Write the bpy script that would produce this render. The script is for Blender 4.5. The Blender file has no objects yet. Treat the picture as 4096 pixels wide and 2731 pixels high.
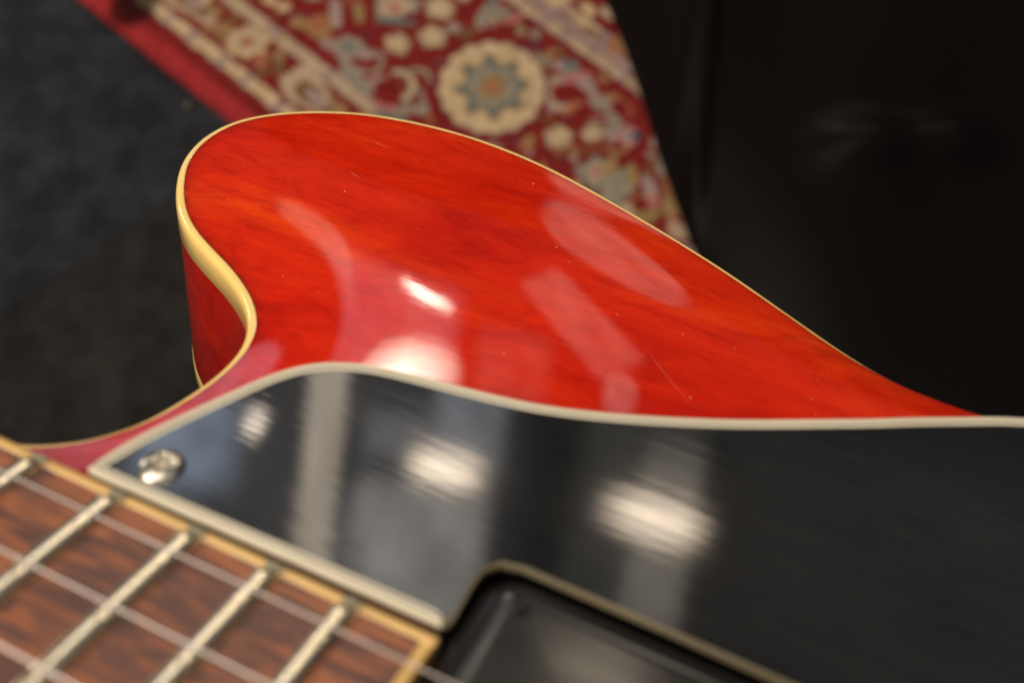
import bpy, bmesh, math, random
import numpy as np
from mathutils import Matrix, Vector
from mathutils.geometry import delaunay_2d_cdt

random.seed(7)
rng = np.random.default_rng(7)
scene = bpy.context.scene
col = scene.collection

# ------------------------------------------------------------------ camera
cam_d = bpy.data.cameras.new("camera")
cam = bpy.data.objects.new("camera", cam_d)
col.objects.link(cam)
cam.location = (0, 0, 1.0)
cam.rotation_euler = (math.radians(19), 0, 0)          # looks down 71 degrees
cam_d.sensor_width = 36
cam_d.lens = 35.16
cam_d.clip_start = 0.01
cam_d.clip_end = 60
cam_d.dof.use_dof = True
cam_d.dof.focus_distance = 0.200
cam_d.dof.aperture_fstop = 11.5
cam_d.dof.aperture_blades = 8
scene.camera = cam

# ------------------------------------------------------------------ world and lamps
world = bpy.data.worlds.new("World")
scene.world = world
world.use_nodes = True
bg = world.node_tree.nodes["Background"]
bg.inputs[0].default_value = (0.85, 0.9, 1.0, 1)
bg.inputs[1].default_value = 0.05
scene.view_settings.view_transform = 'Standard'
scene.view_settings.look = 'None'
scene.view_settings.exposure = 0
scene.view_settings.gamma = 1
scene.cycles.max_bounces = 8
scene.cycles.glossy_bounces = 5
scene.cycles.use_denoising = True

GP = Vector((0.0, 0.13, 0.86))                         # where the guitar's top is


def lamp(name, az, el, dist, w, h, rad, colour, shape='RECTANGLE', spin=0.0, spread=180, soft=0.0, vary=0.0):
    """Area lamp seen from the guitar at azimuth az, elevation el (degrees); w, h in metres."""
    a, e = math.radians(az), math.radians(el)
    d = Vector((math.sin(a) * math.cos(e), math.cos(a) * math.cos(e), math.sin(e)))
    L = bpy.data.lights.new(name, 'AREA')
    L.shape = shape
    L.size = w
    L.size_y = h
    area = w * h * (math.pi / 4 if shape in ('ELLIPSE', 'DISK') else 1)
    L.energy = rad * math.pi * area
    L.color = colour
    L.spread = math.radians(spread)
    if soft or vary:                                   # uneven output: bright middle, fading edges, mottled face
        L.use_nodes = True
        nt = L.node_tree
        em = nt.nodes['Emission']
        ge = nt.nodes.new('ShaderNodeNewGeometry')
        sp = nt.nodes.new('ShaderNodeSeparateXYZ')
        nt.links.new(ge.outputs['Parametric'], sp.inputs[0])

        def mth(op, a_, b_=None):
            m_ = nt.nodes.new('ShaderNodeMath')
            m_.operation = op
            for i_, v_ in enumerate((a_, b_)):
                if v_ is None: continue
                if isinstance(v_, (int, float)): m_.inputs[i_].default_value = v_
                else: nt.links.new(v_, m_.inputs[i_])
            return m_.outputs[0]

        out = None
        for ax in (0, 1):
            e_ = mth('SUBTRACT', 0.5, mth('ABSOLUTE', mth('SUBTRACT', sp.outputs[ax], 0.5)))
            k_ = mth('MINIMUM', mth('DIVIDE', e_, max(soft, 0.001)), 1.0)
            out = k_ if out is None else mth('MULTIPLY', out, k_)
        nz_ = nt.nodes.new('ShaderNodeTexNoise')
        nz_.inputs['Scale'].default_value = 3.2
        nz_.inputs['Detail'].default_value = 4
        nt.links.new(ge.outputs['Parametric'], nz_.inputs['Vector'])
        v_ = mth('ADD', 1.0 - vary, mth('MULTIPLY', mth('MULTIPLY', mth('SUBTRACT', nz_.outputs[0], 0.25), 2.0), vary * 2.0))
        nt.links.new(mth('MULTIPLY', out, mth('MAXIMUM', v_, 0.0)), em.inputs['Strength'])
    o = bpy.data.objects.new(name, L)
    col.objects.link(o)
    o.location = GP + d * dist
    q = (-d).to_track_quat('-Z', 'Y')
    o.rotation_mode = 'QUATERNION'
    o.rotation_quaternion = q @ Matrix.Rotation(math.radians(spin), 3, 'Z').to_quaternion()
    return o


WARM = (1.0, 0.86, 0.68)
COOL = (0.72, 0.84, 1.0)
# ceiling luminaires mirrored in the pickguard and in the lacquer
lamp('ceiling_luminaire', 2.9, 19.3, 5.0, 0.48, 0.17, 24, (1.0, 0.81, 0.60), 'ELLIPSE', spin=-8, soft=0.3, vary=0.2)
lamp('ceiling_luminaire', 16.3, 20.3, 4.4, 0.56, 0.17, 20, (1.0, 0.81, 0.60), 'ELLIPSE', spin=-6, soft=0.3, vary=0.2)
lamp('small_spot', -9.0, 17.6, 5.0, 0.11, 0.13, 13, WARM, 'ELLIPSE')
# lit wall, pillars and window light at the far side of the shop
lamp('lit_pillar', -4.8, 19.5, 6.0, 0.27, 2.1, 4.0, (1.0, 0.84, 0.64), soft=0.16, vary=0.35)
lamp('lit_wall', 1.6, 25.0, 7.0, 1.10, 1.4, 2.3, (1.0, 0.93, 0.84), soft=0.14, vary=0.6)
lamp('lit_wall', 4.0, 16.0, 7.0, 0.60, 0.75, 1.5, (0.86, 0.93, 1.0), soft=0.14, vary=0.6)
lamp('lit_wall', -0.4, 17.6, 7.0, 0.50, 0.35, 1.2, (0.86, 0.86, 0.86), soft=0.14, vary=0.6)
lamp('lit_pillar', 16.8, 21.5, 6.0, 0.42, 1.3, 1.4, (1.0, 0.88, 0.72), soft=0.16, vary=0.35)
lamp('lit_pillar', 14.8, 19.0, 6.3, 0.9, 1.9, 0.3, (1.0, 0.95, 0.85), soft=0.16, vary=0.35)
lamp('window_light', -12.8, 18.5, 6.5, 0.80, 0.8, 2.6, (0.62, 0.76, 1.0), soft=0.25, vary=0.6)
lamp('dim_wall', 30.0, 21.0, 7.0, 3.0, 2.2, 0.10, (1.0, 0.92, 0.84), soft=0.2, vary=0.4)
lamp('dim_wall', -7.0, 20.0, 8.0, 4.2, 2.2, 0.40, (0.95, 0.95, 1.0), soft=0.2, vary=0.4)
lamp('ceiling_luminaire', -10.0, 30.0, 3.6, 0.5, 0.3, 14, WARM, spin=-8, soft=0.3, vary=0.2)
lamp('far_luminaire', 21.0, 7.5, 4.0, 1.0, 0.42, 12, WARM, soft=0.5, vary=0.2)
# farther lights, low over the horizon, mirrored in the carved top
lamp('far_luminaire', -0.3, -1.3, 3.6, 0.34, 0.012, 130, WARM, 'ELLIPSE', spin=-14, soft=0.35, vary=0.3)
lamp('far_luminaire', -1.2, 4.0, 3.6, 0.62, 0.36, 34, WARM, 'ELLIPSE', soft=0.5, vary=0.3)
lamp('shop_window', -3.2, 3.0, 4.2, 0.95, 0.85, 0.85, (0.90, 0.84, 1.0), soft=0.12, vary=0.6)
lamp('warm_panel', 6.8, 3.4, 4.4, 0.50, 0.62, 0.45, (1.0, 0.80, 0.66), soft=0.2, vary=0.6)
lamp('lit_panel', 11.4, -2.1, 3.8, 0.64, 0.30, 0.95, (1.0, 0.76, 0.60), spin=-46, soft=0.10, vary=0.5)
lamp('lit_panel', 15.0, -12.6, 2.6, 0.54, 0.40, 0.75, (1.0, 0.76, 0.62), 'ELLIPSE', spin=-12, soft=0.10, vary=0.5)
lamp('lit_panel', -9.3, -2.2, 3.6, 0.30, 0.20, 1.1, (1.0, 0.72, 0.5), 'ELLIPSE', spin=-20, soft=0.10, vary=0.5)
lamp('lit_panel', -21.5, -9.0, 2.8, 0.58, 0.56, 0.95, (0.9, 0.8, 1.0), soft=0.10, vary=0.5)
lamp('lit_panel', 14.3, 3.2, 4.0, 0.16, 0.26, 1.4, (1.0, 0.82, 0.72), 'ELLIPSE', soft=0.10, vary=0.5)
lamp('side_fill_lamp', -50, -2, 3.2, 0.35, 0.9, 9, (1.0, 0.93, 0.82))  # unseen lamp added to brighten the binding sides
# pale ceiling over the room
lamp('pale_ceiling', 170, 84, 2.3, 6.0, 4.5, 0.34, (1.0, 0.93, 0.84))
# broad overhead light of the room
lamp('overhead_light', -50, 66, 2.2, 1.5, 1.5, 3.0, (1.0, 0.90, 0.76))
lamp('overhead_light', -97, 47, 2.4, 1.3, 1.1, 9.5, (1.0, 0.90, 0.78))


# ------------------------------------------------------------------ helpers
def tag(o, label=None, cat=None, group=None, kind=None):
    if label: o['label'] = label
    if cat: o['category'] = cat
    if group: o['group'] = group
    if kind: o['kind'] = kind
    return o


def mesh_obj(name, verts, faces, mat, parent=None, smooth=True, scale=0.001):
    me = bpy.data.meshes.new(name)
    me.from_pydata([(v[0] * scale, v[1] * scale, v[2] * scale) for v in verts], [], faces)
    bm = bmesh.new()
    bm.from_mesh(me)
    bmesh.ops.recalc_face_normals(bm, faces=bm.faces)
    bm.to_mesh(me)
    bm.free()
    if smooth:
        me.polygons.foreach_set('use_smooth', [True] * len(me.polygons))
    me.materials.append(mat)
    o = bpy.data.objects.new(name, me)
    col.objects.link(o)
    if parent: o.parent = parent
    return o


def catmull(pts, step=1.0, closed=True):
    P = np.array(pts, float)
    n = len(P)
    out = []
    rngi = range(n) if closed else range(n - 1)
    for i in rngi:
        p0 = P[(i - 1) % n] if (closed or i > 0) else 2 * P[0] - P[1]
        p1 = P[i]
        p2 = P[(i + 1) % n]
        p3 = P[(i + 2) % n] if (closed or i + 2 < n) else 2 * P[-1] - P[-2]
        m = max(1, int(np.linalg.norm(p2 - p1) / step))
        for k in range(m):
            t = k / m
            out.append(0.5 * ((2 * p1) + (-p0 + p2) * t + (2 * p0 - 5 * p1 + 4 * p2 - p3) * t * t +
                              (-p0 + 3 * p1 - 3 * p2 + p3) * t ** 3))
    if not closed: out.append(P[-1])
    return np.array(out)


def resample(P, step, closed=True):
    Q = np.vstack([P, P[:1]]) if closed else P
    s = np.concatenate([[0], np.cumsum(np.linalg.norm(np.diff(Q, axis=0), axis=1))])
    m = int(s[-1] / step)
    t = np.linspace(0, s[-1], m + 1)
    if closed: t = t[:-1]
    return np.stack([np.interp(t, s, Q[:, i]) for i in range(Q.shape[1])], 1)


def smooth_loop(P, it):
    for _ in range(it):
        P = (np.roll(P, 1, 0) + 2 * P + np.roll(P, -1, 0)) / 4
    return P


def area2(P):
    x, y = P[:, 0], P[:, 1]
    return np.sum(x * np.roll(y, -1) - np.roll(x, -1) * y) / 2


def inward(P):
    """Unit inward normals of a closed ccw loop."""
    t = np.roll(P, -1, 0) - np.roll(P, 1, 0)
    t /= np.linalg.norm(t, axis=1)[:, None]
    n = np.stack([-t[:, 1], t[:, 0]], 1)
    return n if area2(P) > 0 else -n


def sweep(name, loop, prof, mat, parent, zf=None, close_prof=False, smooth=True, cap=None):
    """prof = [(inset, dz)], one ring each; zf(x,y) adds the base height."""
    N = inward(loop)
    n = len(loop)
    V, F = [], []
    for ins, dz in prof:
        Q = loop + N * ins
        for k in range(n):
            V.append((Q[k, 0], Q[k, 1], dz + (zf(loop[k, 0], loop[k, 1]) if zf else 0)))
    m = len(prof)
    for j in range(m if close_prof else m - 1):
        a, b = j * n, ((j + 1) % m) * n
        for k in range(n):
            k2 = (k + 1) % n
            F.append((a + k, a + k2, b + k2, b + k))
    if cap is not None:
        F.append([cap * n + k for k in range(n)])
    return mesh_obj(name, V, F, mat, parent, smooth)


def rounded_rect(x0, y0, x1, y1, r, seg=6):
    P = []
    for cx, cy, a0 in ((x1 - r, y1 - r, 0), (x0 + r, y1 - r, 90), (x0 + r, y0 + r, 180), (x1 - r, y0 + r, 270)):
        for k in range(seg + 1):
            a = math.radians(a0 + 90 * k / seg)
            P.append((cx + r * math.cos(a), cy + r * math.sin(a)))
    return np.array(P)


# ------------------------------------------------------------------ materials
def new_mat(name):
    m = bpy.data.materials.new(name)
    m.use_nodes = True
    nt = m.node_tree
    b = nt.nodes['Principled BSDF']
    return m, nt, b


def node(nt, t, **kw):
    n = nt.nodes.new(t)
    for k, v in kw.items(): setattr(n, k, v)
    return n


def noise_ramp(nt, scale3, nscale, detail, stops, rough=0.55, dist=0.0, rot=(0, 0, 0), coord='Object'):
    tc = node(nt, 'ShaderNodeTexCoord')
    mp = node(nt, 'ShaderNodeMapping')
    mp.inputs['Scale'].default_value = scale3
    mp.inputs['Rotation'].default_value = rot
    nz = node(nt, 'ShaderNodeTexNoise')
    nz.inputs['Scale'].default_value = nscale
    nz.inputs['Detail'].default_value = detail
    nz.inputs['Roughness'].default_value = rough
    nz.inputs['Distortion'].default_value = dist
    cr = node(nt, 'ShaderNodeValToRGB')
    el = cr.color_ramp.elements
    while len(el) < len(stops): el.new(0.5)
    for e, (p, c) in zip(el, stops):
        e.position = p
        e.color = (*c, 1) if len(c) == 3 else c
    nt.links.new(tc.outputs[coord], mp.inputs[0])
    nt.links.new(mp.outputs[0], nz.inputs['Vector'])
    nt.links.new(nz.outputs[0], cr.inputs[0])
    return cr, nz, mp


def mix(nt, a, b, fac, mode='MIX'):
    m = node(nt, 'ShaderNodeMix', data_type='RGBA', blend_type=mode)
    for s, v in ((m.inputs[0], fac), (m.inputs[6], a), (m.inputs[7], b)):
        if hasattr(v, 'is_linked') or hasattr(v, 'links'): nt.links.new(v, s)
        elif isinstance(v, (int, float)): s.default_value = v
        else: s.default_value = (*v, 1)
    return m.outputs[2]


def bump(nt, b, src, strength, dist, prev=None):
    bp = node(nt, 'ShaderNodeBump')
    bp.inputs['Strength'].default_value = strength
    bp.inputs['Distance'].default_value = dist
    nt.links.new(src, bp.inputs['Height'])
    if prev: nt.links.new(prev, bp.inputs['Normal'])
    return bp.outputs[0]


def simple(name, colr, rough, metal=0.0, coat=0.0, spec=0.5, var=0.12, vs=60):
    m, nt, b = new_mat(name)
    cr, nz, mp = noise_ramp(nt, (1, 1, 1), vs, 5, [(0.3, [c * (1 - var) for c in colr]), (0.7, [min(1, c * (1 + var)) for c in colr])])
    nt.links.new(cr.outputs[0], b.inputs['Base Color'])
    b.inputs['Roughness'].default_value = rough
    b.inputs['Metallic'].default_value = metal
    b.inputs['Coat Weight'].default_value = coat
    b.inputs['Coat Roughness'].default_value = 0.04
    b.inputs['Specular IOR Level'].default_value = spec
    return m


def cherry(name, side=False):
    m, nt, b = new_mat(name)
    # broad figure, grain streaks along the body, dark pore lines
    c1, _, _ = noise_ramp(nt, (0.45, 1, 1), 30, 7, [(0.28, (0.60, 0.016, 0.002)), (0.50, (0.67, 0.020, 0.003)), (0.72, (0.84, 0.055, 0.004))], dist=0.8, rot=(0, 0, math.radians(12)))
    c2, _, _ = noise_ramp(nt, (0.10, 1, 1), 260, 6, [(0.34, (0.60, 0.42, 0.36)), (0.52, (1, 1, 1)), (0.75, (1.0, 1.0, 1.0))], rough=0.62, dist=0.35, rot=(0, 0, math.radians(9)))
    c3, _, _ = noise_ramp(nt, (0.08, 1, 1), 1400, 4, [(0.33, (0.50, 0.25, 0.25)), (0.47, (1, 1, 1))], rot=(0, 0, math.radians(18)))
    c4, _, _ = noise_ramp(nt, (0.55, 1, 1), 95, 6, [(0.30, (0.72, 0.45, 0.5)), (0.50, (0.97, 0.95, 0.95)), (0.7, (1.08, 1.25, 1.1))], rough=0.65, dist=1.4, rot=(0, 0, math.radians(14)))
    a = mix(nt, c1.outputs[0], c4.outputs[0], 0.8, 'MULTIPLY')
    a = mix(nt, a, c2.outputs[0], 0.30, 'MULTIPLY')
    c5, _, _ = noise_ramp(nt, (0.7, 1, 1), 17, 3, [(0.36, (0.74, 0.36, 0.5)), (0.50, (1, 1, 1)), (0.66, (1.05, 1.25, 1.1))], rot=(0, 0, math.radians(20)), dist=0.4)
    a = mix(nt, a, c5.outputs[0], 0.85, 'MULTIPLY')
    a = mix(nt, a, c3.outputs[0], 0.30, 'MULTIPLY')
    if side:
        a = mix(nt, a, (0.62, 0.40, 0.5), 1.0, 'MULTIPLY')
    else:                                              # stain gathered against the binding
        at_ = node(nt, 'ShaderNodeAttribute', attribute_name='edge_stain')
        a = mix(nt, a, (0.16, 0.006, 0.003), at_.outputs['Fac'])
    nt.links.new(a, b.inputs['Base Color'])
    b.inputs['Roughness'].default_value = 0.42
    b.inputs['Specular IOR Level'].default_value = 0.0
    b.inputs['Coat Weight'].default_value = 1.0
    b.inputs['Coat IOR'].default_value = 1.5
    # lacquer: nearly clear, a little orange peel and faint polishing marks
    _, n1, _ = noise_ramp(nt, (1, 1, 1), 120, 2, [(0, (0, 0, 0)), (1, (1, 1, 1))])
    _, n2, _ = noise_ramp(nt, (0.08, 1, 1), 1800, 3, [(0, (0, 0, 0)), (1, (1, 1, 1))], rot=(0, 0, math.radians(-20)))
    h = bump(nt, b, n1.outputs[0], 0.02, 0.0005)
    h = bump(nt, b, n2.outputs[0], 0.07, 0.00004, h)
    nt.links.new(h, b.inputs['Coat Normal'])
    rr, _, _ = noise_ramp(nt, (0.2, 1, 1), 90, 4, [(0.35, (0.012, 0.012, 0.012)), (0.75, (0.04, 0.04, 0.04))])
    nt.links.new(rr.outputs[0], b.inputs['Coat Roughness'])
    return m


M_top = cherry('cherry_lacquer')
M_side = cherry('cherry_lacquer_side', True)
M_bind = simple('aged_cream_binding', (0.97, 0.65, 0.195), 0.38, coat=1.0, var=0.05)
M_bindb = simple('board_binding', (0.70, 0.42, 0.13), 0.4, coat=0.3, var=0.1, vs=120)
M_cream = simple('cream_ply', (0.66, 0.58, 0.42), 0.4, coat=0.3, var=0.06)
M_greyply = simple('grey_ply', (0.12, 0.11, 0.09), 0.4, var=0.1)
M_shadeply = simple('shaded_cream_ply', (0.17, 0.135, 0.075), 0.45, var=0.15)  # cream ply with the notch's dimmer light put into its colour
M_nib = simple('olive_nib', (0.27, 0.235, 0.15), 0.5, var=0.2)  # grey-olive, darker than the board binding
M_nickel = simple('worn_nickel', (0.90, 0.79, 0.58), 0.25, metal=1.0, var=0.06)
M_screw = simple('gold_nickel', (0.62, 0.56, 0.46), 0.27, metal=1.0, var=0.08, vs=500)
M_recess = simple('dark_recess', (0.16, 0.09, 0.04), 0.5, metal=0.6, var=0.2)
M_string = simple('string_steel', (0.50, 0.43, 0.39), 0.4, metal=0.9, var=0.05)
M_lint = simple('lint', (0.72, 0.28, 0.20), 0.9, var=0.1)


def black_plastic(name, scratch=1.0, rough=0.04):
    m, nt, b = new_mat(name)
    b.inputs['Base Color'].default_value = (0.011, 0.010, 0.0095, 1)
    _, n1, _ = noise_ramp(nt, (0.06, 1, 1), 900, 4, [(0, (0, 0, 0)), (1, (1, 1, 1))], rot=(0, 0, math.radians(-42)), dist=0.3)
    _, n2, _ = noise_ramp(nt, (0.12, 1, 1), 260, 4, [(0, (0, 0, 0)), (1, (1, 1, 1))], rot=(0, 0, math.radians(-47)), dist=0.6)
    if scratch > 0.5:                                  # worn haze of fine polishing marks
        hz, _, _ = noise_ramp(nt, (0.16, 1, 1), 520, 5, [(0.35, (0.008, 0.0078, 0.0075)), (0.80, (0.015, 0.0142, 0.0135))], rough=0.7, rot=(0, 0, math.radians(-44)), dist=0.5)
        nt.links.new(hz.outputs[0], b.inputs['Base Color'])
    h = bump(nt, b, n1.outputs[0], 0.20 * scratch, 0.00004)
    h = bump(nt, b, n2.outputs[0], 0.10 * scratch, 0.0001, h)
    nt.links.new(h, b.inputs['Normal'])
    rr, _, _ = noise_ramp(nt, (0.3, 1, 1), 60, 4, [(0.3, (rough, rough, rough)), (0.8, (rough * 2.2,) * 3)])
    nt.links.new(rr.outputs[0], b.inputs['Roughness'])
    b.inputs['Specular IOR Level'].default_value = 0.7
    return m


M_black = black_plastic('glossy_black_pickguard')
M_ringm = black_plastic('glossy_black_ring', 0.05, 0.11)
M_ringm.node_tree.nodes['Principled BSDF'].inputs['Specular IOR Level'].default_value = 0.36


def rosewood():
    m, nt, b = new_mat('rosewood')
    c1, _, _ = noise_ramp(nt, (0.17, 1, 1), 380, 7, [(0.30, (0.075, 0.034, 0.027)), (0.47, (0.135, 0.054, 0.036)), (0.58, (0.34, 0.108, 0.040)), (0.8, (0.40, 0.14, 0.06))], dist=0.9, rot=(0, 0, math.radians(4)))
    c2, _, _ = noise_ramp(nt, (0.05, 1, 1), 1500, 4, [(0.3, (0.45, 0.4, 0.4)), (0.5, (1, 1, 1))])
    a = mix(nt, c1.outputs[0], c2.outputs[0], 0.6, 'MULTIPLY')
    nt.links.new(a, b.inputs['Base Color'])
    b.inputs['Roughness'].default_value = 0.45
    nt.links.new(bump(nt, b, c2.outputs[0], 0.3, 0.0001), b.inputs['Normal'])
    return m


M_rose = rosewood()

# ------------------------------------------------------------------ the guitar (local frame in mm: x to the bridge, y to the treble side, z off the face)
G = bpy.data.objects.new('electric_guitar', None)
col.objects.link(G)
Rm = Matrix(((0.90033982, 0.42212171, 0.10583697), (-0.40719619, 0.73132445, 0.54713418), (0.15355605, -0.5357031, 0.83032688)))
G.matrix_world = Matrix.Translation((-0.4370174, 0.17373401, 0.82833046)) @ Rm.to_4x4()
tag(G, 'cherry red arched guitar body with cream binding, black pickguard and rosewood fretboard', 'guitar')

SCALE = 628.65
fret_x = lambda n: SCALE * (1 - 2 ** (-n / 12))
edge_y = lambda x: 21.5 + 6.9 * x / 452
ZR = -10.0                                             # rim plane
RIM = [[378.5, 12], [380.5, 25], [385.5, 31.6], [390.98, 32.98], [394.71, 34.03], [398.47, 36.64], [400.96, 39.01], [403.12, 42.26], [404.96, 46.03], [406.3, 52.2], [407.0, 59.09], [406.3, 66.2], [403.6, 72.2], [398.8, 77.4], [391.8, 82.1], [383.7, 86.1], [377.1, 89.6], [370.8, 94.4], [364.6, 101.2], [358.9, 109.6], [355.6, 118.2], [354.7, 126.0], [356.0, 133.6], [360.2, 141.0], [366.6, 147.4], [375.0, 152.8], [385.0, 156.2], [397.0, 158.0], [409.74, 157.74], [423.0, 155.3], [436.6, 150.93], [453.8, 144.12], [469.8, 136.82], [484.64, 128.75], [495.87, 122.72], [504.05, 119.6], [513.0, 118.1], [523, 118.9], [545, 122.5], [575, 132], [610, 148], [650, 172], [690, 194], [730, 203], [770, 194], [805, 165], [828, 115], [838, 55]]
loop_pts = RIM + [[840, 0]] + [[x, -y] for x, y in RIM[::-1]]
rim = resample(catmull(loop_pts, 0.5), 0.8)
rim = smooth_loop(rim, 12)
if area2(rim) < 0: rim = rim[::-1].copy()

# height of the carved top: a soap-film field over the outline, eased at the edge
GS = 2.0
gx0, gy0 = 346.0, -212.0
nx, ny = int((850 - gx0) / GS) + 1, int(424 / GS) + 1
X, Y = np.meshgrid(gx0 + GS * np.arange(nx), gy0 + GS * np.arange(ny), indexing='ij')


def inside(P, x, y):
    r = np.zeros(x.shape, bool)
    a, b = P, np.roll(P, -1, 0)
    for (x1, y1), (x2, y2) in zip(a, b):
        if y1 == y2: continue
        c = (y1 > y) != (y2 > y)
        r ^= c & (x < (x2 - x1) * (y - y1) / (y2 - y1) + x1)
    return r


mask = inside(rim[::3], X, Y)
H = np.zeros_like(X)
q = GS * GS
for stride in (8, 4, 2, 1):                            # coarse to fine relaxation
    m = mask[::stride, ::stride]
    h = H[::stride, ::stride].copy()
    f = (GS * stride) ** 2
    for _ in range(700 if stride > 1 else 500):
        hn = np.zeros_like(h)
        hn[1:-1, 1:-1] = (h[2:, 1:-1] + h[:-2, 1:-1] + h[1:-1, 2:] + h[1:-1, :-2] + f) / 4
        h = np.where(m, hn, 0)
    xi = np.arange(nx) / stride
    yi = np.arange(ny) / stride
    xa = np.clip(xi.astype(int), 0, h.shape[0] - 1)
    ya = np.clip(yi.astype(int), 0, h.shape[1] - 1)
    xb, yb = np.clip(xa + 1, 0, h.shape[0] - 1), np.clip(ya + 1, 0, h.shape[1] - 1)
    tx, ty = (xi - xa)[:, None], (yi - ya)[None]
    H = (h[np.ix_(xa, ya)] * (1 - tx) * (1 - ty) + h[np.ix_(xb, ya)] * tx * (1 - ty) + h[np.ix_(xa, yb)] * (1 - tx) * ty + h[np.ix_(xb, yb)] * tx * ty)
    H = np.where(mask, H, 0)
hr = 2400.0


def lift(h):
    s = h / hr
    e = s ** 1.6 / (s ** 1.6 + 0.35)                 # eased at the rim, flattening towards the middle
    return 5.0 * e


HL = lift(H)
for _ in range(6):                                     # soften
    HL[1:-1, 1:-1] = np.where(mask[1:-1, 1:-1], (HL[1:-1, 1:-1] * 4 + HL[2:, 1:-1] + HL[:-2, 1:-1] + HL[1:-1, 2:] + HL[1:-1, :-2]) / 8, 0)


def top_z(x, y):
    fx, fy = (x - gx0) / GS, (y - gy0) / GS
    i, j = int(fx), int(fy)
    i, j = max(0, min(nx - 2, i)), max(0, min(ny - 2, j))
    tx, ty = fx - i, fy - j
    return ZR + HL[i, j] * (1 - tx) * (1 - ty) + HL[i + 1, j] * tx * (1 - ty) + HL[i, j + 1] * (1 - tx) * ty + HL[i + 1, j + 1] * tx * ty


Nin = inward(rim)
BW = 1.75                                               # width of the binding seen on the face
verts2, pz, edges = [], [], []
for ins in (BW, BW + 1.2, BW + 2.6, BW + 4.2):
    Q = rim + Nin * ins
    Q = Q[::1]
    for (x, y) in Q:
        verts2.append(Vector((x, y)))
n0 = len(rim)
edges = [(k, (k + 1) % n0) for k in range(n0)]
rim_in = rim + Nin * (BW + 5.5)
inm = inside(rim_in[::3], X, Y)
for i in range(nx):
    for j in range(ny):
        if inm[i, j]: verts2.append(Vector((X[i, j], Y[i, j])))
res = delaunay_2d_cdt(verts2, edges, [], 1, 1e-5)
V = [(v.x, v.y, top_z(v.x, v.y)) for v in res[0]]
body_top = mesh_obj('body_top', V, [f for f in res[2]], M_top, G)
va = body_top.data.attributes.new('edge_stain', 'FLOAT', 'POINT')
nv_ = len(rim)
src = res[3]
vals = []
for k in range(len(res[0])):
    i0 = src[k][0] if src[k] else 10 ** 9
    vals.append([0.75, 0.28, 0.08, 0.02][i0 // nv_] * (0.75 + 0.25 * math.sin(i0 * 0.9) * math.sin(i0 * 0.23)) if i0 < 4 * nv_ else 0.0)
va.data.foreach_set('value', vals)
sweep('top_binding', rim, [(BW + 0.15, ZR - 0.5), (BW, ZR + 0.05), (BW * 0.85, ZR + 0.08), (0.95, ZR + 0.05), (0.62, ZR - 0.08), (0.34, ZR - 0.40), (0.13, ZR - 0.80), (0.03, ZR - 1.25), (0, ZR - 1.8), (0, ZR - 5.4), (0.12, ZR - 5.55)], M_bind, G)
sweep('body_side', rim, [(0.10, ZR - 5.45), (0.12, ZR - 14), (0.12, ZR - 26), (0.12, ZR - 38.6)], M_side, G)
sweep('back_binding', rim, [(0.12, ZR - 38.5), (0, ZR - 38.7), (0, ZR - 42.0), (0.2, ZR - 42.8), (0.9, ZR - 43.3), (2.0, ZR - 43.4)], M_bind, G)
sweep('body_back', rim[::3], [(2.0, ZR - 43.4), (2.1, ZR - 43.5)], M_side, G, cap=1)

# neck under the fretboard
nv, nf = [], []
NS = 14
xs = [-10, 60, 150, 250, 340, 380, 400]
for x in xs:
    hw = edge_y(max(0, x)) - 0.6
    for k in range(NS + 1):
        a = math.pi * k / NS
        nv.append((x, hw * math.cos(a), -6.0 - (16 if x < 360 else 30) * math.sin(a) ** 0.8))
for i in range(len(xs) - 1):
    for k in range(NS):
        a = i * (NS + 1) + k
        nf.append((a, a + 1, a + NS + 2, a + NS + 1))
    nf.append((i * (NS + 1), i * (NS + 1) + NS, (i + 1) * (NS + 1) + NS, (i + 1) * (NS + 1)))
mesh_obj('neck', nv, nf, M_side, G)

# fretboard with a 12 inch radius
XE = 463.2
zb = lambda y: -(y * y) / (2 * 305.0)
fv, ff = [], []
xs = np.linspace(0, XE - 1.6, 60)
KY = 24
for x in xs:
    hw = edge_y(x) - 1.7
    for k in range(KY + 1):
        y = -hw + 2 * hw * k / KY
        fv.append((x, y, zb(y)))
for i in range(len(xs) - 1):
    for k in range(KY):
        a = i * (KY + 1) + k
        ff.append((a, a + 1, a + KY + 2, a + KY + 1))
fretboard = mesh_obj('fretboard', fv, ff, M_rose, G)


def bar(pts_top, z0, name, mat, parent, rnd=0.25):
    """Closed polygon loop extruded down to z0 with a small rounded top edge."""
    P = np.array(pts_top, float)
    if area2(P[:, :2]) < 0: P = P[::-1]
    N = inward(P[:, :2])
    n = len(P)
    V, F = [], []
    rings = [(0, None), (0, -rnd), (rnd * 0.35, -rnd * 0.3), (rnd, 0.0)]
    for ins, dz in rings:
        for k in range(n):
            q2 = P[k, :2] + N[k] * ins
            V.append((q2[0], q2[1], z0 if dz is None else P[k, 2] + dz))
    for j in range(3):
        for k in range(n):
            F.append((j * n + k, j * n + (k + 1) % n, (j + 1) * n + (k + 1) % n, (j + 1) * n + k))
    F.append([3 * n + k for k in range(n)])
    return mesh_obj(name, V, F, mat, parent, smooth=False)


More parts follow.
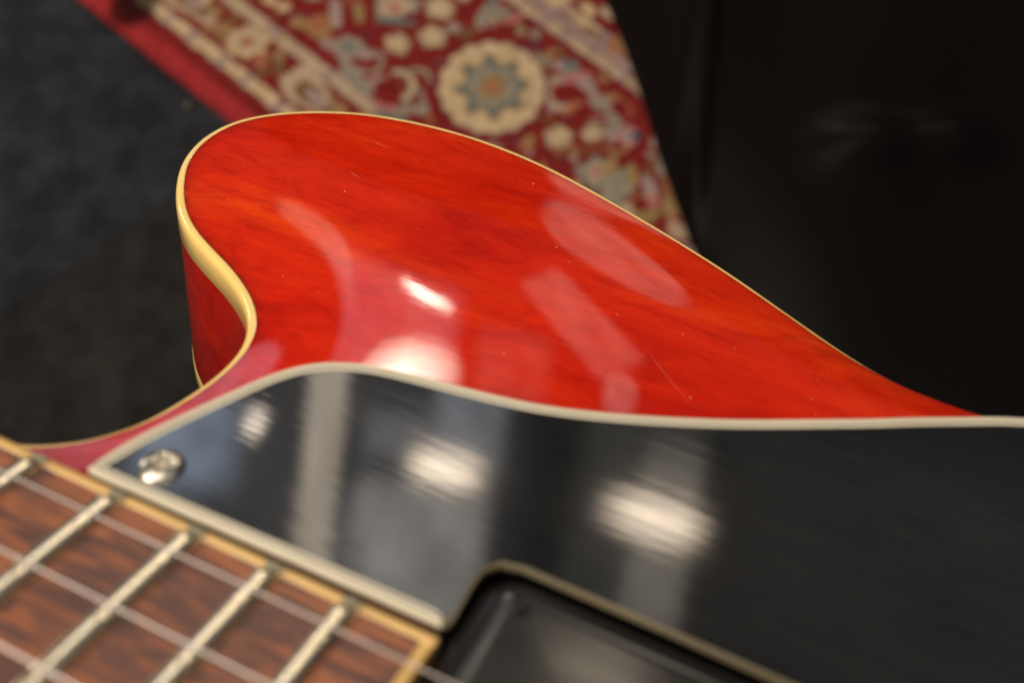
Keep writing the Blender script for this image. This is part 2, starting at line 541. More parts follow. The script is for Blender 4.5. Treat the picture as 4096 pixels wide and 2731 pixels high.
for s in (1, -1):
    xx = np.linspace(0, XE, 40)
    outer = [(x, s * edge_y(x), zb(edge_y(x))) for x in xx]
    inner = [(x, s * (edge_y(x) - 1.7), zb(edge_y(x) - 1.7) + 0.02) for x in xx]
    V = []
    for o_, i_ in zip(outer, inner):
        V += [(i_[0], i_[1], i_[2] - 2.5), i_, (o_[0], o_[1] - s * 0.5, o_[2] - 0.0), (o_[0], o_[1] - s * 0.1, o_[2] - 0.18), (o_[0], o_[1], o_[2] - 0.6), (o_[0], o_[1], -6.2)]
    F = []
    for i in range(len(xx) - 1):
        for k in range(5):
            F.append((i * 6 + k, i * 6 + k + 1, i * 6 + k + 7, i * 6 + k + 6))
    mesh_obj('side_binding', V, F, M_bindb, fretboard)
endl = []
for k in range(21):
    y = -edge_y(XE) + 1.7 + (2 * edge_y(XE) - 3.4) * k / 20
    endl.append((XE - 1.6, y, zb(y) + 0.02))
for k in range(20, -1, -1):
    y = -edge_y(XE) + 0.3 + (2 * edge_y(XE) - 0.6) * k / 20
    endl.append((XE, y, zb(y) + 0.02))
bar(endl, -6.2, 'end_binding', M_bindb, fretboard, 0.3)

# frets (crowned wire following the radius) with a nib of binding at each end
FR_W, FR_H = 3.15, 1.25
SY = [(17.5 + 7.8 * 452 / 628) * (1 - 0.4 * i) - 1.6 for i in range(6)]


def fret_mesh(x):
    V, F = [], []
    hw = edge_y(x) - 1.55
    ny_, ns = 110, 9
    for k in range(ny_ + 1):
        y = -hw + 2 * hw * k / ny_
        e = min(1.0, (min(k, ny_ - k) * 2 * hw / ny_) / 1.2)
        for j in range(ns + 1):
            a = math.pi * j / ns
            c = math.cos(a)
            wear = 0.16 * max(math.exp(-((y - q_s) / 0.5) ** 2) for q_s in SY) * max(0.0, math.sin(a))
            V.append((x + FR_W / 2 * c * (0.72 + 0.28 * e), y, zb(y) - 0.02 + FR_H * (0.45 + 0.55 * e) * max(0.0, math.sin(a)) ** 0.75 - wear))
    for k in range(ny_):
        for j in range(ns):
            a = k * (ns + 1) + j
            F.append((a, a + 1, a + ns + 2, a + ns + 1))
    F.append(list(range(ns + 1)))
    F.append([ny_ * (ns + 1) + j for j in range(ns + 1)])
    return V, F


for n in range(16, 23):
    x = fret_x(n)
    Vv, Ff = fret_mesh(x)
    mesh_obj('fret', Vv, Ff, M_nickel, fretboard)
    for s in (1, -1):
        yc = edge_y(x) - 0.8
        P = [(x + 1.5 * math.cos(t), s * (yc + 0.75 * math.sin(t)), zb(yc) + 0.30) for t in np.linspace(0, 2 * math.pi, 13)[:-1]]
        bar(P, zb(yc) - 0.4, 'binding_nib', M_nib, fretboard, 0.45)

# strings
gauges = [0.26, 0.34, 0.44, 0.68, 0.92, 1.17]
for i, gz in enumerate(gauges):
    kf = 1 - 0.4 * i
    y0, y1 = 17.5 * kf, 25.3 * kf
    V, F = [], []
    for e, (x, y) in enumerate(((0, y0 - 1.6), (SCALE, y1 - 1.6))):
        z = zb(y) + 1.1 + (0.4 if e == 0 else 2.2) + gz / 2 + 0.1
        for k in range(10):
            a = 2 * math.pi * k / 10
            V.append((x, y + gz / 2 * math.cos(a), z + gz / 2 * math.sin(a)))
    for k in range(10):
        F.append((k, (k + 1) % 10, 10 + (k + 1) % 10, 10 + k))
    mesh_obj('string', V, F, M_string, G)

# pickguard: bound black plate, floating and rising slightly to its outer edge
pz_ = lambda x, y: -1.2 + (y - 29) * 0.07
PG = [[412.5, 28.6], [412.83, 31.31], [413.76, 35.05], [415.0, 38.5], [416.46, 42.07], [418.0, 45.6], [419.5, 49.0], [421.0, 52.3], [422.5, 55.1], [424.2, 57.4], [426.3, 59.5], [428.9, 61.2], [431.8, 62.5], [434.8, 63.4], [438.1, 64.1], [441.8, 64.7], [446.5, 65.5], [451.6, 66.4], [456.6, 67.5], [461.4, 69.0], [467.1, 71.2], [472.75, 73.68], [478.36, 76.38], [483.95, 79.27], [489.52, 82.43], [495.12, 85.72], [500.77, 89.04], [506.47, 92.58], [512.5, 96.1], [521.15, 100.8], [535, 105.5], [552, 106], [566, 98], [574, 84], [578, 60], [580, 40]]
far = catmull(PG, 0.5, closed=False)
far = smooth_loop(np.vstack([far, far[::-1]]), 8)[:len(far)]
far[0] = PG[0]
notch = [(579.5, 32.0), (578, 30.6), (507.5, 30.4), (507.0, 31.2), (507.0, 37.5), (506.0, 40.4), (503.0, 41.4), (486, 41.5), (467.5, 41.3), (464.9, 40.6), (463.6, 38.7), (463.4, 36.4), (463.6, 31.0), (463.3, 30.3), (462.6, 29.9), (440, 29.3), (413.7, 28.5)]
nl = []
for a, b in zip(notch[:-1], notch[1:]):
    m_ = max(1, int(math.dist(a, b) / 0.8))
    for k in range(m_): nl.append((a[0] + (b[0] - a[0]) * k / m_, a[1] + (b[1] - a[1]) * k / m_))
nl.append(notch[-1])
pgl = np.vstack([resample(far, 0.8, closed=False), np.array(nl)])
if area2(pgl) < 0: pgl = pgl[::-1].copy()
# width of the bound edge: full along the far and fretboard sides, thin in the pickup notch
wf = np.ones(len(pgl))
for k, (x, y) in enumerate(pgl):
    if x > 463.2 and y < 41.9 and x < 508: wf[k] = 0.16
    elif y < 30.55: wf[k] = 0.60
    else: wf[k] = 0.82
for _ in range(4): wf = (np.roll(wf, 1) + 2 * wf + np.roll(wf, -1)) / 4
PN = inward(pgl)
# keep corners tame
for _ in range(3):
    PN = (np.roll(PN, 1, 0) + 2 * PN + np.roll(PN, -1, 0)) / 4
PN /= np.linalg.norm(PN, axis=1)[:, None]


def pg_ring(insets_dz, name, mat, parent, wfac=wf, capz=None):
    V, F = [], []
    n = len(pgl)
    for ins, dz, scaled in insets_dz:
        for k in range(n):
            w = ins * (wfac[k] if scaled else 1)
            qx, qy = pgl[k] + PN[k] * w
            V.append((qx, qy, pz_(qx, qy) + dz))
    for j in range(len(insets_dz) - 1):
        for k in range(n):
            F.append((j * n + k, j * n + (k + 1) % n, (j + 1) * n + (k + 1) % n, (j + 1) * n + k))
    if capz is not None:
        F.append([(len(insets_dz) - 1) * n + k for k in range(n)])
    return mesh_obj(name, V, F, mat, parent)


n = len(pgl)
pv2 = [Vector(pgl[k] + PN[k] * 2.35 * wf[k]) for k in range(n)]
r_ = delaunay_2d_cdt(pv2, [(k, (k + 1) % n) for k in range(n)], [], 1, 1e-5)
pickguard = mesh_obj('pickguard', [(v.x, v.y, pz_(v.x, v.y)) for v in r_[0]], r_[2], M_black, G, smooth=False)
pg_ring([(2.35, 0.0, 1), (2.3, 0.03, 1), (1.75, 0.02, 1), (1.7, -0.02, 1)], 'inner_edge_ply', M_cream, pickguard)
pg_ring([(1.7, -0.02, 1), (1.35, -0.02, 1)], 'dark_edge_line', M_greyply, pickguard)
pg_ring([(1.35, -0.02, 1), (1.3, 0.03, 1), (0.35, 0.0, 1), (0.1, -0.12, 1), (0.0, -0.4, 0), (0.0, -0.9, 0)], 'outer_edge_ply', M_cream, pickguard)
n_ = len(pgl)
for on_ in ('outer_edge_ply', 'inner_edge_ply'):
    od_ = bpy.data.objects[on_].data
    od_.materials.append(M_shadeply)
    for p_ in od_.polygons:
        if wf[p_.vertices[0] % n_] < 0.45: p_.material_index = 1
pg_ring([(0.0, -0.9, 0), (0.1, -2.9, 0), (3.0, -2.95, 0)], 'edge_gap_shade', M_black, pickguard)  # edge wall made black to stand for the shadowed gap below


def disc(name, cx, cy, r, hfun, zbase, mat, parent, nr=22, na=48):
    V, F = [(cx, cy, zbase(cx, cy) + hfun(0, 0))], []
    for i in range(1, nr + 1):
        for k in range(na):
            a = 2 * math.pi * k / na
            dx, dy = r * i / nr * math.cos(a), r * i / nr * math.sin(a)
            V.append((cx + dx, cy + dy, zbase(cx + dx, cy + dy) + hfun(dx, dy)))
    for k in range(na): F.append((0, 1 + k, 1 + (k + 1) % na))
    for i in range(nr - 1):
        for k in range(na):
            a = 1 + i * na
            F.append((a + k, a + (k + 1) % na, a + na + (k + 1) % na, a + na + k))
    return mesh_obj(name, V, F, mat, parent)


def dome(dx, dy, R0=2.95, hd=1.35):
    r2 = (dx * dx + dy * dy) / R0 ** 2
    z = hd * math.sqrt(max(0, 1 - r2 * 0.985)) - 0.12
    u, v = (dx * math.cos(0.5) + dy * math.sin(0.5)), (-dx * math.sin(0.5) + dy * math.cos(0.5))
    cr = max(1 / (1 + math.exp((abs(u) - 0.32) * 14)) * (1 / (1 + math.exp((abs(v) - 1.45) * 8))),
             1 / (1 + math.exp((abs(v) - 0.32) * 14)) * (1 / (1 + math.exp((abs(u) - 1.45) * 8))))
    return z - 0.95 * cr


disc('screw', 420.4, 33.2, 2.95, dome, pz_, M_screw, pickguard, 30, 64)

# pickup: mounting ring in the notch, and the cover it carries
ringloop = resample(rounded_rect(464.4, -44.0, 505.5, 40.9, 3.0, 8), 0.7)
if area2(ringloop) < 0: ringloop = ringloop[::-1].copy()
rz = -0.5
ringloop = resample(rounded_rect(464.2, -44.0, 505.8, 41.1, 5.2, 12), 0.7)
if area2(ringloop) < 0: ringloop = ringloop[::-1].copy()
prof = [(-2.2, -9.5), (-2.1, -4.4), (-1.6, -4.2), (-0.1, -4.15), (0.0, rz - 2.9)]
for k in range(1, 10):
    a = math.pi / 2 * k / 9
    prof.append((4.3 * (1 - math.cos(a)), rz - 2.9 + 3.2 * math.sin(a)))
prof += [(4.5, prof[-1][1] + 0.01), (5.0, prof[-1][1] + 0.02)]
pickup = sweep('pickup', ringloop, prof, M_ringm, G, cap=len(prof) - 1)
cv = resample(rounded_rect(473.6, -30.0, 496.0, 24.5, 2.5, 8), 0.7)
cover = sweep('pickup_cover', cv, [(0, rz + 0.1), (0, rz + 0.9), (0.3, rz + 1.5), (1.0, rz + 1.8), (2, rz + 1.85)], M_ringm, pickup, cap=4)

def small_screw(dx, dy):
    r2 = (dx * dx + dy * dy) / 1.3 ** 2
    return 0.55 * math.sqrt(max(0, 1 - r2 * 0.98)) - 0.35 / (1 + math.exp((abs(dx + dy * 0.4) - 0.2) * 16))


disc('mounting_screw', 470.0, 35.6, 0.9, small_screw, lambda x, y: rz + 0.2, M_ringm, pickup, 14, 32)

# dust specks on the lacquer and the scratches: tiny flecks standing on the top
dv, dfc = [], []
for i in range(60):
    while True:
        x, y = random.uniform(360, 500), random.uniform(64, 156)
        if inside(rim_in[::6], np.array([x]), np.array([y]))[0] and not inside(pgl[::2], np.array([x]), np.array([y]))[0]: break
    s = random.choice([0.05, 0.06, 0.08, 0.11])
    z = top_z(x, y) + 0.02
    b0 = len(dv)
    a = random.uniform(0, 6.28)
    l = s * random.choice([1, 1, 1.6, 2.5])
    for dx, dy, dz in ((-l, -s, 0), (l, -s, 0), (l, s, 0), (-l, s, 0), (0, 0, s * 0.8)):
        dv.append((x + dx * math.cos(a) - dy * math.sin(a), y + dx * math.sin(a) + dy * math.cos(a), z + dz))
    dfc += [(b0, b0 + 1, b0 + 4), (b0 + 1, b0 + 2, b0 + 4), (b0 + 2, b0 + 3, b0 + 4), (b0 + 3, b0, b0 + 4)]
for x, y, l, a, s in ((388.5, 140, 2.4, -0.25, 0.045), (392, 124, 1.8, -0.35, 0.04), (470, 93.5, 9.0, -0.75, 0.018)):
    b0 = len(dv)
    for t, h_ in ((-1, 0), (-0.4, 1), (0.3, 1), (1, 0)):
        for sg in (-1, 1):
            X_, Y_ = x + l * t * math.cos(a) - sg * s * h_ * math.sin(a), y + l * t * math.sin(a) + sg * s * h_ * math.cos(a) + 0.4 * t * t
            dv.append((X_, Y_, top_z(X_, Y_) + 0.015))
    for t in range(3): dfc.append((b0 + 2 * t, b0 + 2 * t + 1, b0 + 2 * t + 3, b0 + 2 * t + 2))
dust = mesh_obj('dust_specks', dv, dfc, M_lint, G, smooth=False)
dust['kind'] = 'stuff'

# ------------------------------------------------------------------ floor
m, nt, b = new_mat('charcoal_carpet')
c1, _, _ = noise_ramp(nt, (1, 1, 1), 20, 5, [(0.3, (0.013, 0.0125, 0.0125)), (0.5, (0.0228, 0.0236, 0.0268)), (0.72, (0.043, 0.0455, 0.053))], rough=0.66)
c2, n2, _ = noise_ramp(nt, (1, 1, 1), 420, 4, [(0.3, (0.6, 0.6, 0.6)), (0.7, (1.3, 1.3, 1.3))])
a_ = mix(nt, c1.outputs[0], c2.outputs[0], 1.0, 'MULTIPLY')
nt.links.new(a_, b.inputs['Base Color'])
b.inputs['Roughness'].default_value = 0.95
b.inputs['Specular IOR Level'].default_value = 0.1
nt.links.new(bump(nt, b, n2.outputs[0], 0.8, 0.002), b.inputs['Normal'])
M_carpet = m
# two carpet sheets meeting at a shallow seam
sv, sf = [], []
d = Vector((0.76, 0.65))                               # seam direction
p0 = Vector((-0.59, 0.33))
nrm = Vector((-d.y, d.x))
prof_s = [(-4.0, 0), (-0.006, 0), (-0.002, -0.001), (0, -0.002), (0.002, -0.001), (0.006, 0), (4.0, 0)]
for t in (-4, 4):
    for o_, z_ in prof_s:
        pnt = p0 + d * t + nrm * o_
        sv.append((pnt.x, pnt.y, z_))
k_ = len(prof_s)
for k in range(k_ - 1): sf.append((k, k + 1, k_ + k + 1, k_ + k))
floor = mesh_obj('carpet_floor', sv, sf, M_carpet, None, False, 1.0)
tag(floor, kind='structure')
M_carpet2 = M_carpet.copy()
M_carpet2.name = 'brown_grey_carpet'
rp = [n_ for n_ in M_carpet2.node_tree.nodes if n_.type == 'VALTORGB'][0]
for e_, c_ in zip(rp.color_ramp.elements, ((0.012, 0.0105, 0.009), (0.022, 0.0195, 0.017), (0.038, 0.034, 0.030))): e_.color = (*c_, 1)
floor.data.materials.append(M_carpet2)
for p_ in floor.data.polygons:
    c_ = p_.center
    if (Vector((c_.x, c_.y)) - p0).dot(nrm) < 0: p_.material_index = 1

# ------------------------------------------------------------------ rug (pattern in rug coordinates: a along the border, b across it, mm)
ang = math.radians(-40.5)
A0, A1, B0, B1, RS = -1150, 120, 253, 900, 2.2
na_, nb_ = int((A1 - A0) / RS) + 1, int((B1 - B0) / RS) + 1
aa, bb = np.meshgrid(A0 + RS * np.arange(na_), B0 + RS * np.arange(nb_), indexing='ij')
C = {'red': (0.185, 0.015, 0.013), 'edge': (0.33, 0.026, 0.028), 'cream': (0.52, 0.37, 0.21), 'white': (0.44, 0.31, 0.20), 'grey': (0.26, 0.22, 0.16), 'slate': (0.13, 0.145, 0.13),
     'navy': (0.035, 0.06, 0.09), 'tan': (0.30, 0.17, 0.075), 'rust': (0.33, 0.12, 0.06), 'gold': (0.29, 0.19, 0.075), 'plum': (0.13, 0.025, 0.035), 'lav': (0.33, 0.23, 0.20), 'pink': (0.42, 0.15, 0.13), 'brown': (0.17, 0.08, 0.035)}
img = np.empty(aa.shape + (3,))
img[:] = C['red']
wob = 1.6 * np.sin(aa / 7.0 + 1.3 * np.sin(bb / 11.0)) + 1.0 * np.sin(aa / 3.1 + bb / 4.7)
bw = bb + wob * 0.5


def put(msk, c, soft=None):
    img[msk] = C[c]


put(bb < 292, 'edge')
put((bb >= 276) & (bb < 296), 'red')
def stripe(cen, half, c='cream', gap=46, ph=0):
    put(np.abs(bw - cen) < half + 3.0, 'plum')
    on = np.abs(bw - cen) < half
    put(on, 'lav')
    put(on & (np.sin((aa + ph) * 2 * math.pi / gap) + 0.5 * np.sin((aa - ph) * 0.21) > -0.75), c)
stripe(303, 8.0)
stripe(369, 8.0, 'white', 44, 12)
stripe(588, 6.5, 'white', 40, 6)
put((bb > 598) & (bb < 609), 'lav')
stripe(618, 6.0, 'cream', 52, 9)
stripe(668, 7.0, 'white', 48, 9)


def ell(ca, cb, ra, rb, rot=0.0, wav=0, wamp=0.0):
    r = math.radians(rot)
    x, y = aa - ca, bb - cb
    u, v = (x * math.cos(r) + y * math.sin(r)) / ra, (-x * math.sin(r) + y * math.cos(r)) / rb
    q_ = np.sqrt(u * u + v * v)
    if wav: q_ = q_ / (1 + wamp * np.cos(wav * np.arctan2(v, u)))
    return q_


def arc(ca, cb, r, w, a0, a1):
    x, y = aa - ca, bb - cb
    t = np.degrees(np.arctan2(y, x)) % 360
    a0 %= 360
    span = (a1 - a0) % 360 or 360
    return (np.abs(np.hypot(x, y) - r) < w) & (((t - a0) % 360) < span)


def rosette(ca, cb, s=1.0):
    put(ell(ca, cb, 62 * s, 62 * s, 0, 16, 0.035) < 1.05, 'plum')
    put(ell(ca, cb, 61 * s, 61 * s, 0, 16, 0.03) < 1, 'white')
    q_ = ell(ca, cb, 59 * s, 59 * s, 0, 16, 0.03)
    put(q_ < 1, 'cream')
    for k in range(16):
        t = 2 * math.pi * (k + 0.5) / 16
        x, y = aa - ca, bb - cb
        rad = x * math.cos(t) + y * math.sin(t)
        lat = np.abs(-x * math.sin(t) + y * math.cos(t))
        put((lat < 0.9) & (rad > 44 * s) & (rad < 58 * s), 'white')
    put(ell(ca, cb, 37 * s, 37 * s, 0, 8, 0.17) < 1.06, 'tan')
    put(ell(ca, cb, 35 * s, 35 * s, 0, 8, 0.17) < 1, 'slate')
    put(ell(ca, cb, 27 * s, 27 * s, 0, 8, 0.10) < 1, 'grey')
    put(ell(ca, cb, 16 * s, 16 * s, 0, 4, 0.08) < 1, 'tan')
    put(ell(ca, cb, 7 * s, 7 * s) < 1, 'rust')


def bud(ca, cb, r=15, rot=0):
    put(ell(ca, cb, r * 1.25, r * 1.1, rot, 5, 0.12) < 1, 'brown')
    put(ell(ca, cb, r * 1.08, r * 0.95, rot, 5, 0.10) < 1, 'white')
    put(ell(ca, cb, r * 0.55, r * 0.5, rot) < 1, 'cream')


MOTIFS = [
    (-649, 410, 16.3, 16.2, 40, 'tan', 4, 0.1),
    (-652, 412, 11.2, 11.6, 40, 'rust', 0, 0),
    (-671, 399, 10.2, 9.3, 40, 'tan', 0, 0),
    (-647, 437, 7.1, 23.2, 46, 'lav', 0, 0),
    (-628, 455, 6.6, 15.1, 48, 'gold', 0, 0),
    (-603, 410, 30.6, 13.9, 26, 'lav', 4, 0.15),
    (-602, 413, 24.5, 9.9, 26, 'grey', 4, 0.15),
    (-602, 413, 7.1, 5.8, 10, 'slate', 0, 0),
    (-579, 418, 9.2, 7.0, 10, 'lav', 0, 0),
    (-575, 387, 15.3, 11.6, -20, 'lav', 0, 0),
    (-557, 383, 19.4, 9.9, -4, 'grey', 0, 0),
    (-585, 391, 7.1, 15.1, 60, 'grey', 0, 0),
    (-602, 490, 27.5, 23.2, 40, 'plum', 3, 0.05),
    (-602, 490, 25.5, 20.9, 40, 'grey', 3, 0.08),
    (-601, 489, 19.4, 15.1, 40, 'white', 3, 0.08),
    (-599, 487, 8.2, 7.0, 40, 'pink', 0, 0),
    (-586, 473, 25.5, 5.2, 32, 'slate', 0, 0),
    (-672, 371, 5.1, 5.8, 40, 'gold', 0, 0),
    (-700, 403, 8.2, 7.0, 40, 'cream', 0, 0),
    (-719, 398, 9.2, 7.0, 10, 'cream', 0, 0),
    (-481, 405, 8.2, 8.1, 40, 'grey', 0, 0),
    (-503, 377, 20.4, 8.1, 20, 'slate', 0, 0),
    (-496, 392, 11.2, 7.0, 60, 'grey', 0, 0),
    (-542, 522, 11.2, 5.2, 100, 'tan', 0, 0),
    (-516, 512, 20.4, 5.8, 30, 'brown', 0, 0),
    (-526, 512, 8.2, 7.0, 40, 'lav', 0, 0),
    (-510, 545, 8.2, 19.7, 20, 'lav', 0, 0),
    (-510, 544, 5.6, 16.2, 20, 'grey', 0, 0),
    (-498, 562, 15.3, 8.1, 50, 'grey', 3, 0.1),
    (-481, 566, 12.2, 5.8, 66, 'pink', 0, 0),
    (-517, 571, 6.1, 9.3, 10, 'slate', 0, 0),
    (-548, 552, 8.2, 8.1, 40, 'white', 0, 0),
    (-464, 559, 6.1, 7.0, 40, 'gold', 0, 0),
    (-464, 559, 3.6, 4.1, 40, 'grey', 0, 0),
    (-448, 565, 7.1, 7.5, 40, 'grey', 0, 0),
    (-440, 554, 15.3, 7.0, 0, 'plum', 0, 0),
    (-421, 543, 16.3, 7.0, 20, 'grey', 0, 0),
    (-390, 557, 15.3, 10.4, 20, 'lav', 0, 0),
    (-390, 561, 11.2, 7.5, 20, 'slate', 0, 0),
    (-376, 549, 21.4, 5.8, 60, 'pink', 0, 0),
    (-359, 552, 14.3, 9.3, -10, 'lav', 0, 0),
    (-333, 544, 15.3, 9.3, -10, 'lav', 0, 0),
    (-330, 543, 12.2, 6.4, -10, 'grey', 0, 0),
    (-303, 536, 13.3, 7.5, -14, 'grey', 0, 0),
    (-281, 531, 13.3, 12.8, 40, 'pink', 0, 0),
    (-281, 531, 10.2, 9.3, 40, 'lav', 0, 0),
    (-274, 538, 6.6, 5.8, 30, 'navy', 0, 0),
    (-298, 519, 6.1, 11.6, 60, 'lav', 0, 0),
    (-279, 472, 20.4, 19.7, 26, 'slate', 4, 0.08),
    (-279, 472, 18.4, 17.4, 26, 'grey', 4, 0.1),
    (-279, 472, 11.2, 10.4, 26, 'white', 4, 0.1),
    (-281, 473, 5.1, 5.2, 40, 'pink', 0, 0),
    (-247, 495, 7.7, 13.9, 48, 'gold', 0, 0),
    (-222, 495, 8.2, 19.7, 60, 'lav', 0, 0),
    (-209, 486, 6.1, 9.3, 40, 'pink', 0, 0),
    (-226, 524, 8.2, 12.8, 40, 'grey', 0, 0),
    (-207, 512, 6.1, 17.4, 50, 'rust', 0, 0),
    (-205, 465, 20.4, 8.1, 56, 'gold', 0, 0),
    (-193, 492, 9.2, 11.6, 40, 'gold', 0, 0),
    (-166, 477, 13.3, 10.4, 20, 'white', 0, 0),
    (-360, 447, 9.2, 7.0, 40, 'rust', 0, 0),
    (-363, 455, 6.1, 5.8, 40, 'gold', 0, 0),
    (-309, 479, 30.6, 2.9, 50, 'brown', 0, 0),
    (-361, 487, 20.4, 2.9, 10, 'brown', 0, 0),
    (-400, 647, 15.3, 8.1, 10, 'white', 0, 0),
    (-424, 635, 13.3, 7.0, 0, 'cream', 0, 0),
    (-364, 622, 13.3, 17.4, 0, 'rust', 0, 0),
    (-364, 622, 8.2, 11.6, 0, 'tan', 0, 0),
    (-399, 612, 10.2, 5.2, 0, 'brown', 0, 0),
]
BUDS = [(-562, 452, 14), (-537, 486, 15), (-558, 521, 16), (-340, 478, 14), (-314, 508, 12), (-779, 353, 8)]
ARCS = [(-524, 409, 19.1, 4.8, -29.5, 150.5, 'grey'), (-524, 409, 19.1, 2.1, -29.5, 150.5, 'cream'), (-521, 393, 15.9, 4.2, 240.5, 340.5, 'pink'), (-372, 526, 19.1, 5.3, 120.5, 330.5, 'lav'), (-372, 526, 19.1, 2.7, 130.5, 320.5, 'white'), (-362, 516, 10.6, 4.2, 290.5, 420.5, 'rust')]
for _ in range(230):
    A_, B_ = rng.uniform(-960, -60), rng.uniform(388, 572)
    if abs(A_ + 439) < 66 and abs(B_ - 479) < 66: continue
    c_ = ('brown', 'lav', 'grey', 'rust', 'tan', 'plum', 'brown')[int(rng.integers(0, 7))]
    if rng.random() < 0.4:
        t0_ = rng.uniform(0, 360)
        put(arc(A_, B_, rng.uniform(8, 20), rng.uniform(1.6, 3.0), t0_, t0_ + rng.uniform(110, 220)), c_)
    else:
        put(ell(A_, B_, rng.uniform(5, 12), rng.uniform(2.5, 5.5), rng.uniform(0, 180), 3, 0.2) < 1, c_)
for A_, B_, ra_, rb_, ro_, c_, w_, am_ in MOTIFS:
    put(ell(A_, B_, ra_, rb_, ro_, w_, am_ * 1.5) < 1 + 0.10 * np.sin(aa / 4.3 + bb / 5.1), c_)
for A_, B_, r__, w__, t0_, t1_, c_ in ARCS:
    put(arc(A_, B_, r__, w__, t0_, t1_), c_)
for A_, B_, r__ in BUDS:
    bud(A_, B_, r__, 30 + A_)
for A_, B_ in ((-900, 420), (-860, 520), (-800, 470), (-720, 540), (-700, 600), (-250, 470), (-190, 540), (-240, 590), (-140, 500), (-820, 640), (-620, 650), (-480, 645), (-230, 650)):
    put(ell(A_, B_, 24, 17, A_, 5, 0.2) < 1, 'grey')
    put(ell(A_ + 26, B_ - 14, 12, 9, B_, 4, 0.2) < 1, 'white')
    put(ell(A_ - 22, B_ + 18, 13, 8, B_, 3, 0.2) < 1, 'gold')
rosette(-439, 479)
# guard band: cream flowers, outlined leaves and brown scrolls between them
for k in range(-3, 5):
    ca = -697 + 204 * k
    put(ell(ca, 340, 27, 23, 45, 8, 0.10) < 1, 'tan')
    put(ell(ca, 340, 24, 20.5, 45, 8, 0.12) < 1, 'cream')
    put(ell(ca, 340, 17, 14, 45, 8, 0.12) < 1.0, 'white')
    put(ell(ca, 340, 7, 6) < 1, 'rust')
    cl = ca + 104
    tri = (np.abs(bb - 338) < 21) & (np.abs(aa - cl) < 46)
    put(ell(cl, 338, 44, 21, -6, 3, 0.16) < 1, 'white')
    put(ell(cl + 6, 336, 30, 11, -6, 3, 0.16) < 1, 'brown')
    put(ell(cl + 10, 337, 18, 6, -6) < 1, 'lav')
    for da_, db_, c_ in ((42, 350, 'tan'), (40, 326, 'brown'), (-36, 350, 'brown'), (-44, 328, 'tan'), (-62, 345, 'tan'), (54, 337, 'brown'), (30, 333, 'rust'), (-30, 332, 'tan')):
        put(ell(ca + da_, db_, 13, 7, 3 * da_, 3, 0.2) < 1, c_)
# weave-scale variation of the wool
mott = rng.normal(0, 1, (na_, nb_))
for _ in range(3):
    mott = (np.roll(mott, 1, 0) + np.roll(mott, -1, 0) + np.roll(mott, 1, 1) + np.roll(mott, -1, 1) + mott) / 5
img *= (1 + 0.35 * mott[..., None])
# shade of a fold, painted dark into the border colour
fold_shade = np.clip(1.25 - np.hypot((aa + 836) / 26, (bb - 287) / 30), 0, 1)
fold_shade = np.clip(fold_shade * 2.2, 0, 1)[..., None]
img = img * (1 - 0.85 * fold_shade)
img = np.clip(img, 0, 1)
zz = 8.0 + 0.5 * rng.normal(0, 1, aa.shape) + 2.0 * np.sin(aa / 90.0) * np.sin(bb / 70.0 + 1)
eb = np.clip((bb - B0) / 7.0, 0, 1)
zz = zz * np.sqrt(np.clip(1 - (1 - eb) ** 2, 0, 1)) + 0.3
ca_, sa_ = math.cos(ang), math.sin(ang)
xw = aa * ca_ + bb * (-sa_)
yw = aa * sa_ + bb * ca_
co = np.stack([xw, yw, zz], -1).reshape(-1, 3) * 0.001
idx = np.arange(na_ * nb_).reshape(na_, nb_)
quads = np.stack([idx[:-1, :-1], idx[1:, :-1], idx[1:, 1:], idx[:-1, 1:]], -1).reshape(-1, 4)
me = bpy.data.meshes.new('patterned_rug')
me.vertices.add(len(co)); me.vertices.foreach_set('co', co.ravel())
me.loops.add(quads.size); me.loops.foreach_set('vertex_index', quads.ravel())
me.polygons.add(len(quads)); me.polygons.foreach_set('loop_start', np.arange(0, quads.size, 4)); me.polygons.foreach_set('loop_total', np.full(len(quads), 4))
me.update(calc_edges=True)
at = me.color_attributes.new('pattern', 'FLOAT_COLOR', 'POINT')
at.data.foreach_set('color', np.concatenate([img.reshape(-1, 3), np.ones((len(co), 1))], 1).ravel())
m, nt, b = new_mat('rug_wool')
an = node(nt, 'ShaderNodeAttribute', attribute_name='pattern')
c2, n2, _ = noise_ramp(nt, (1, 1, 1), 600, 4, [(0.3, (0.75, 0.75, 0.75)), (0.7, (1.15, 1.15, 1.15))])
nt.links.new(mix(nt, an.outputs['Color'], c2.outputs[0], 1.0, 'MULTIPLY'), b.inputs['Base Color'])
b.inputs['Roughness'].default_value = 0.9
b.inputs['Specular IOR Level'].default_value = 0.1
me.materials.append(m)
rug = bpy.data.objects.new('patterned_rug', me)
col.objects.link(rug)
tag(rug, 'red oriental rug with cream rosette and beaded borders on dark carpet', 'rug')

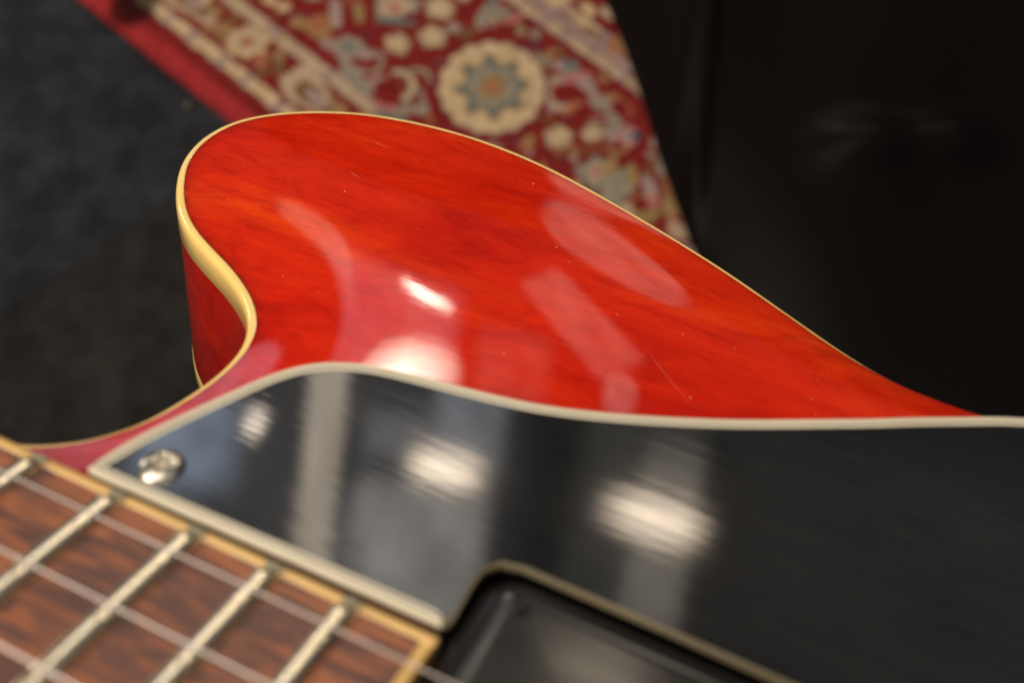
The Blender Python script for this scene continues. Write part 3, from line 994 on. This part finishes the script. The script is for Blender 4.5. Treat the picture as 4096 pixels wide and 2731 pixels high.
# ------------------------------------------------------------------ black leather cover heaped over the rug's right side
m, nt, b = new_mat('black_leather')
b.inputs['Base Color'].default_value = (0.0065, 0.0046, 0.0045, 1)
b.inputs['Roughness'].default_value = 0.3
b.inputs['Specular IOR Level'].default_value = 0.03
_, n1, _ = noise_ramp(nt, (1, 1, 1), 500, 4, [(0, (0, 0, 0)), (1, (1, 1, 1))])
nt.links.new(bump(nt, b, n1.outputs[0], 0.3, 0.0006), b.inputs['Normal'])
M_leather = m
EX = np.array([(1.05, 0.060), (0.777, 0.107), (0.715, 0.127), (0.655, 0.143), (0.60, 0.155), (0.537, 0.170), (0.457, 0.192), (0.35, 0.230), (0.2, 0.275)])[::-1]
ys_ = np.linspace(0.2, 1.1, 150)
ex = np.interp(ys_, EX[:, 0], EX[:, 1])
for _ in range(8): ex[1:-1] = (ex[:-2] + 2 * ex[1:-1] + ex[2:]) / 4
ss = np.concatenate([np.linspace(0, 0.12, 50), np.linspace(0.125, 1.0, 90)])
V, F = [], []
for j, y in enumerate(ys_):
    for s in ss:
        z = 0.011 + 0.045 * (1 - math.exp(-s / 0.06))
        X_ = ex[j] + s
        z += 0.013 * math.exp(-((X_ - 0.222 - 0.13 * (y - 0.72)) / 0.012) ** 2) * min(1, s / 0.03)
        z += 0.026 * math.exp(-((X_ - 0.385) / 0.05) ** 2 - ((y - 0.545) / 0.030) ** 2) + 0.030 * math.exp(-((X_ - 0.475) / 0.040) ** 2 - ((y - 0.552) / 0.030) ** 2)
        z += 0.008 * math.sin(7 * s + 3 * y) * min(1, s * 5) + 0.004 * math.sin(23 * s - 17 * y) * min(1, s * 5)
        V.append((ex[j] + s, y, z))
k_ = len(ss)
for j in range(len(ys_) - 1):
    for i in range(k_ - 1):
        a = j * k_ + i
        F.append((a, a + 1, a + k_ + 1, a + k_))
drape = mesh_obj('leather_cover', V, F, M_leather, None, True, 1.0)
tag(drape, 'black leather cover heaped over the right side of the red rug', 'cover')

# crumb of lint on the carpet by the rug
bm = bmesh.new()
bmesh.ops.create_icosphere(bm, subdivisions=2, radius=0.0045)
for v in bm.verts: v.co *= 1 + random.uniform(-0.25, 0.25); v.co.z *= 0.5
me = bpy.data.meshes.new('carpet_crumb'); bm.to_mesh(me); bm.free()
me.materials.append(simple('crumb', (0.10, 0.085, 0.05), 0.9))
cr_ = bpy.data.objects.new('carpet_crumb', me); col.objects.link(cr_)
cr_.location = (-0.372, 0.629, 0.003)
tag(cr_, 'small tan crumb lying on the charcoal carpet beside the rug edge', 'crumb')
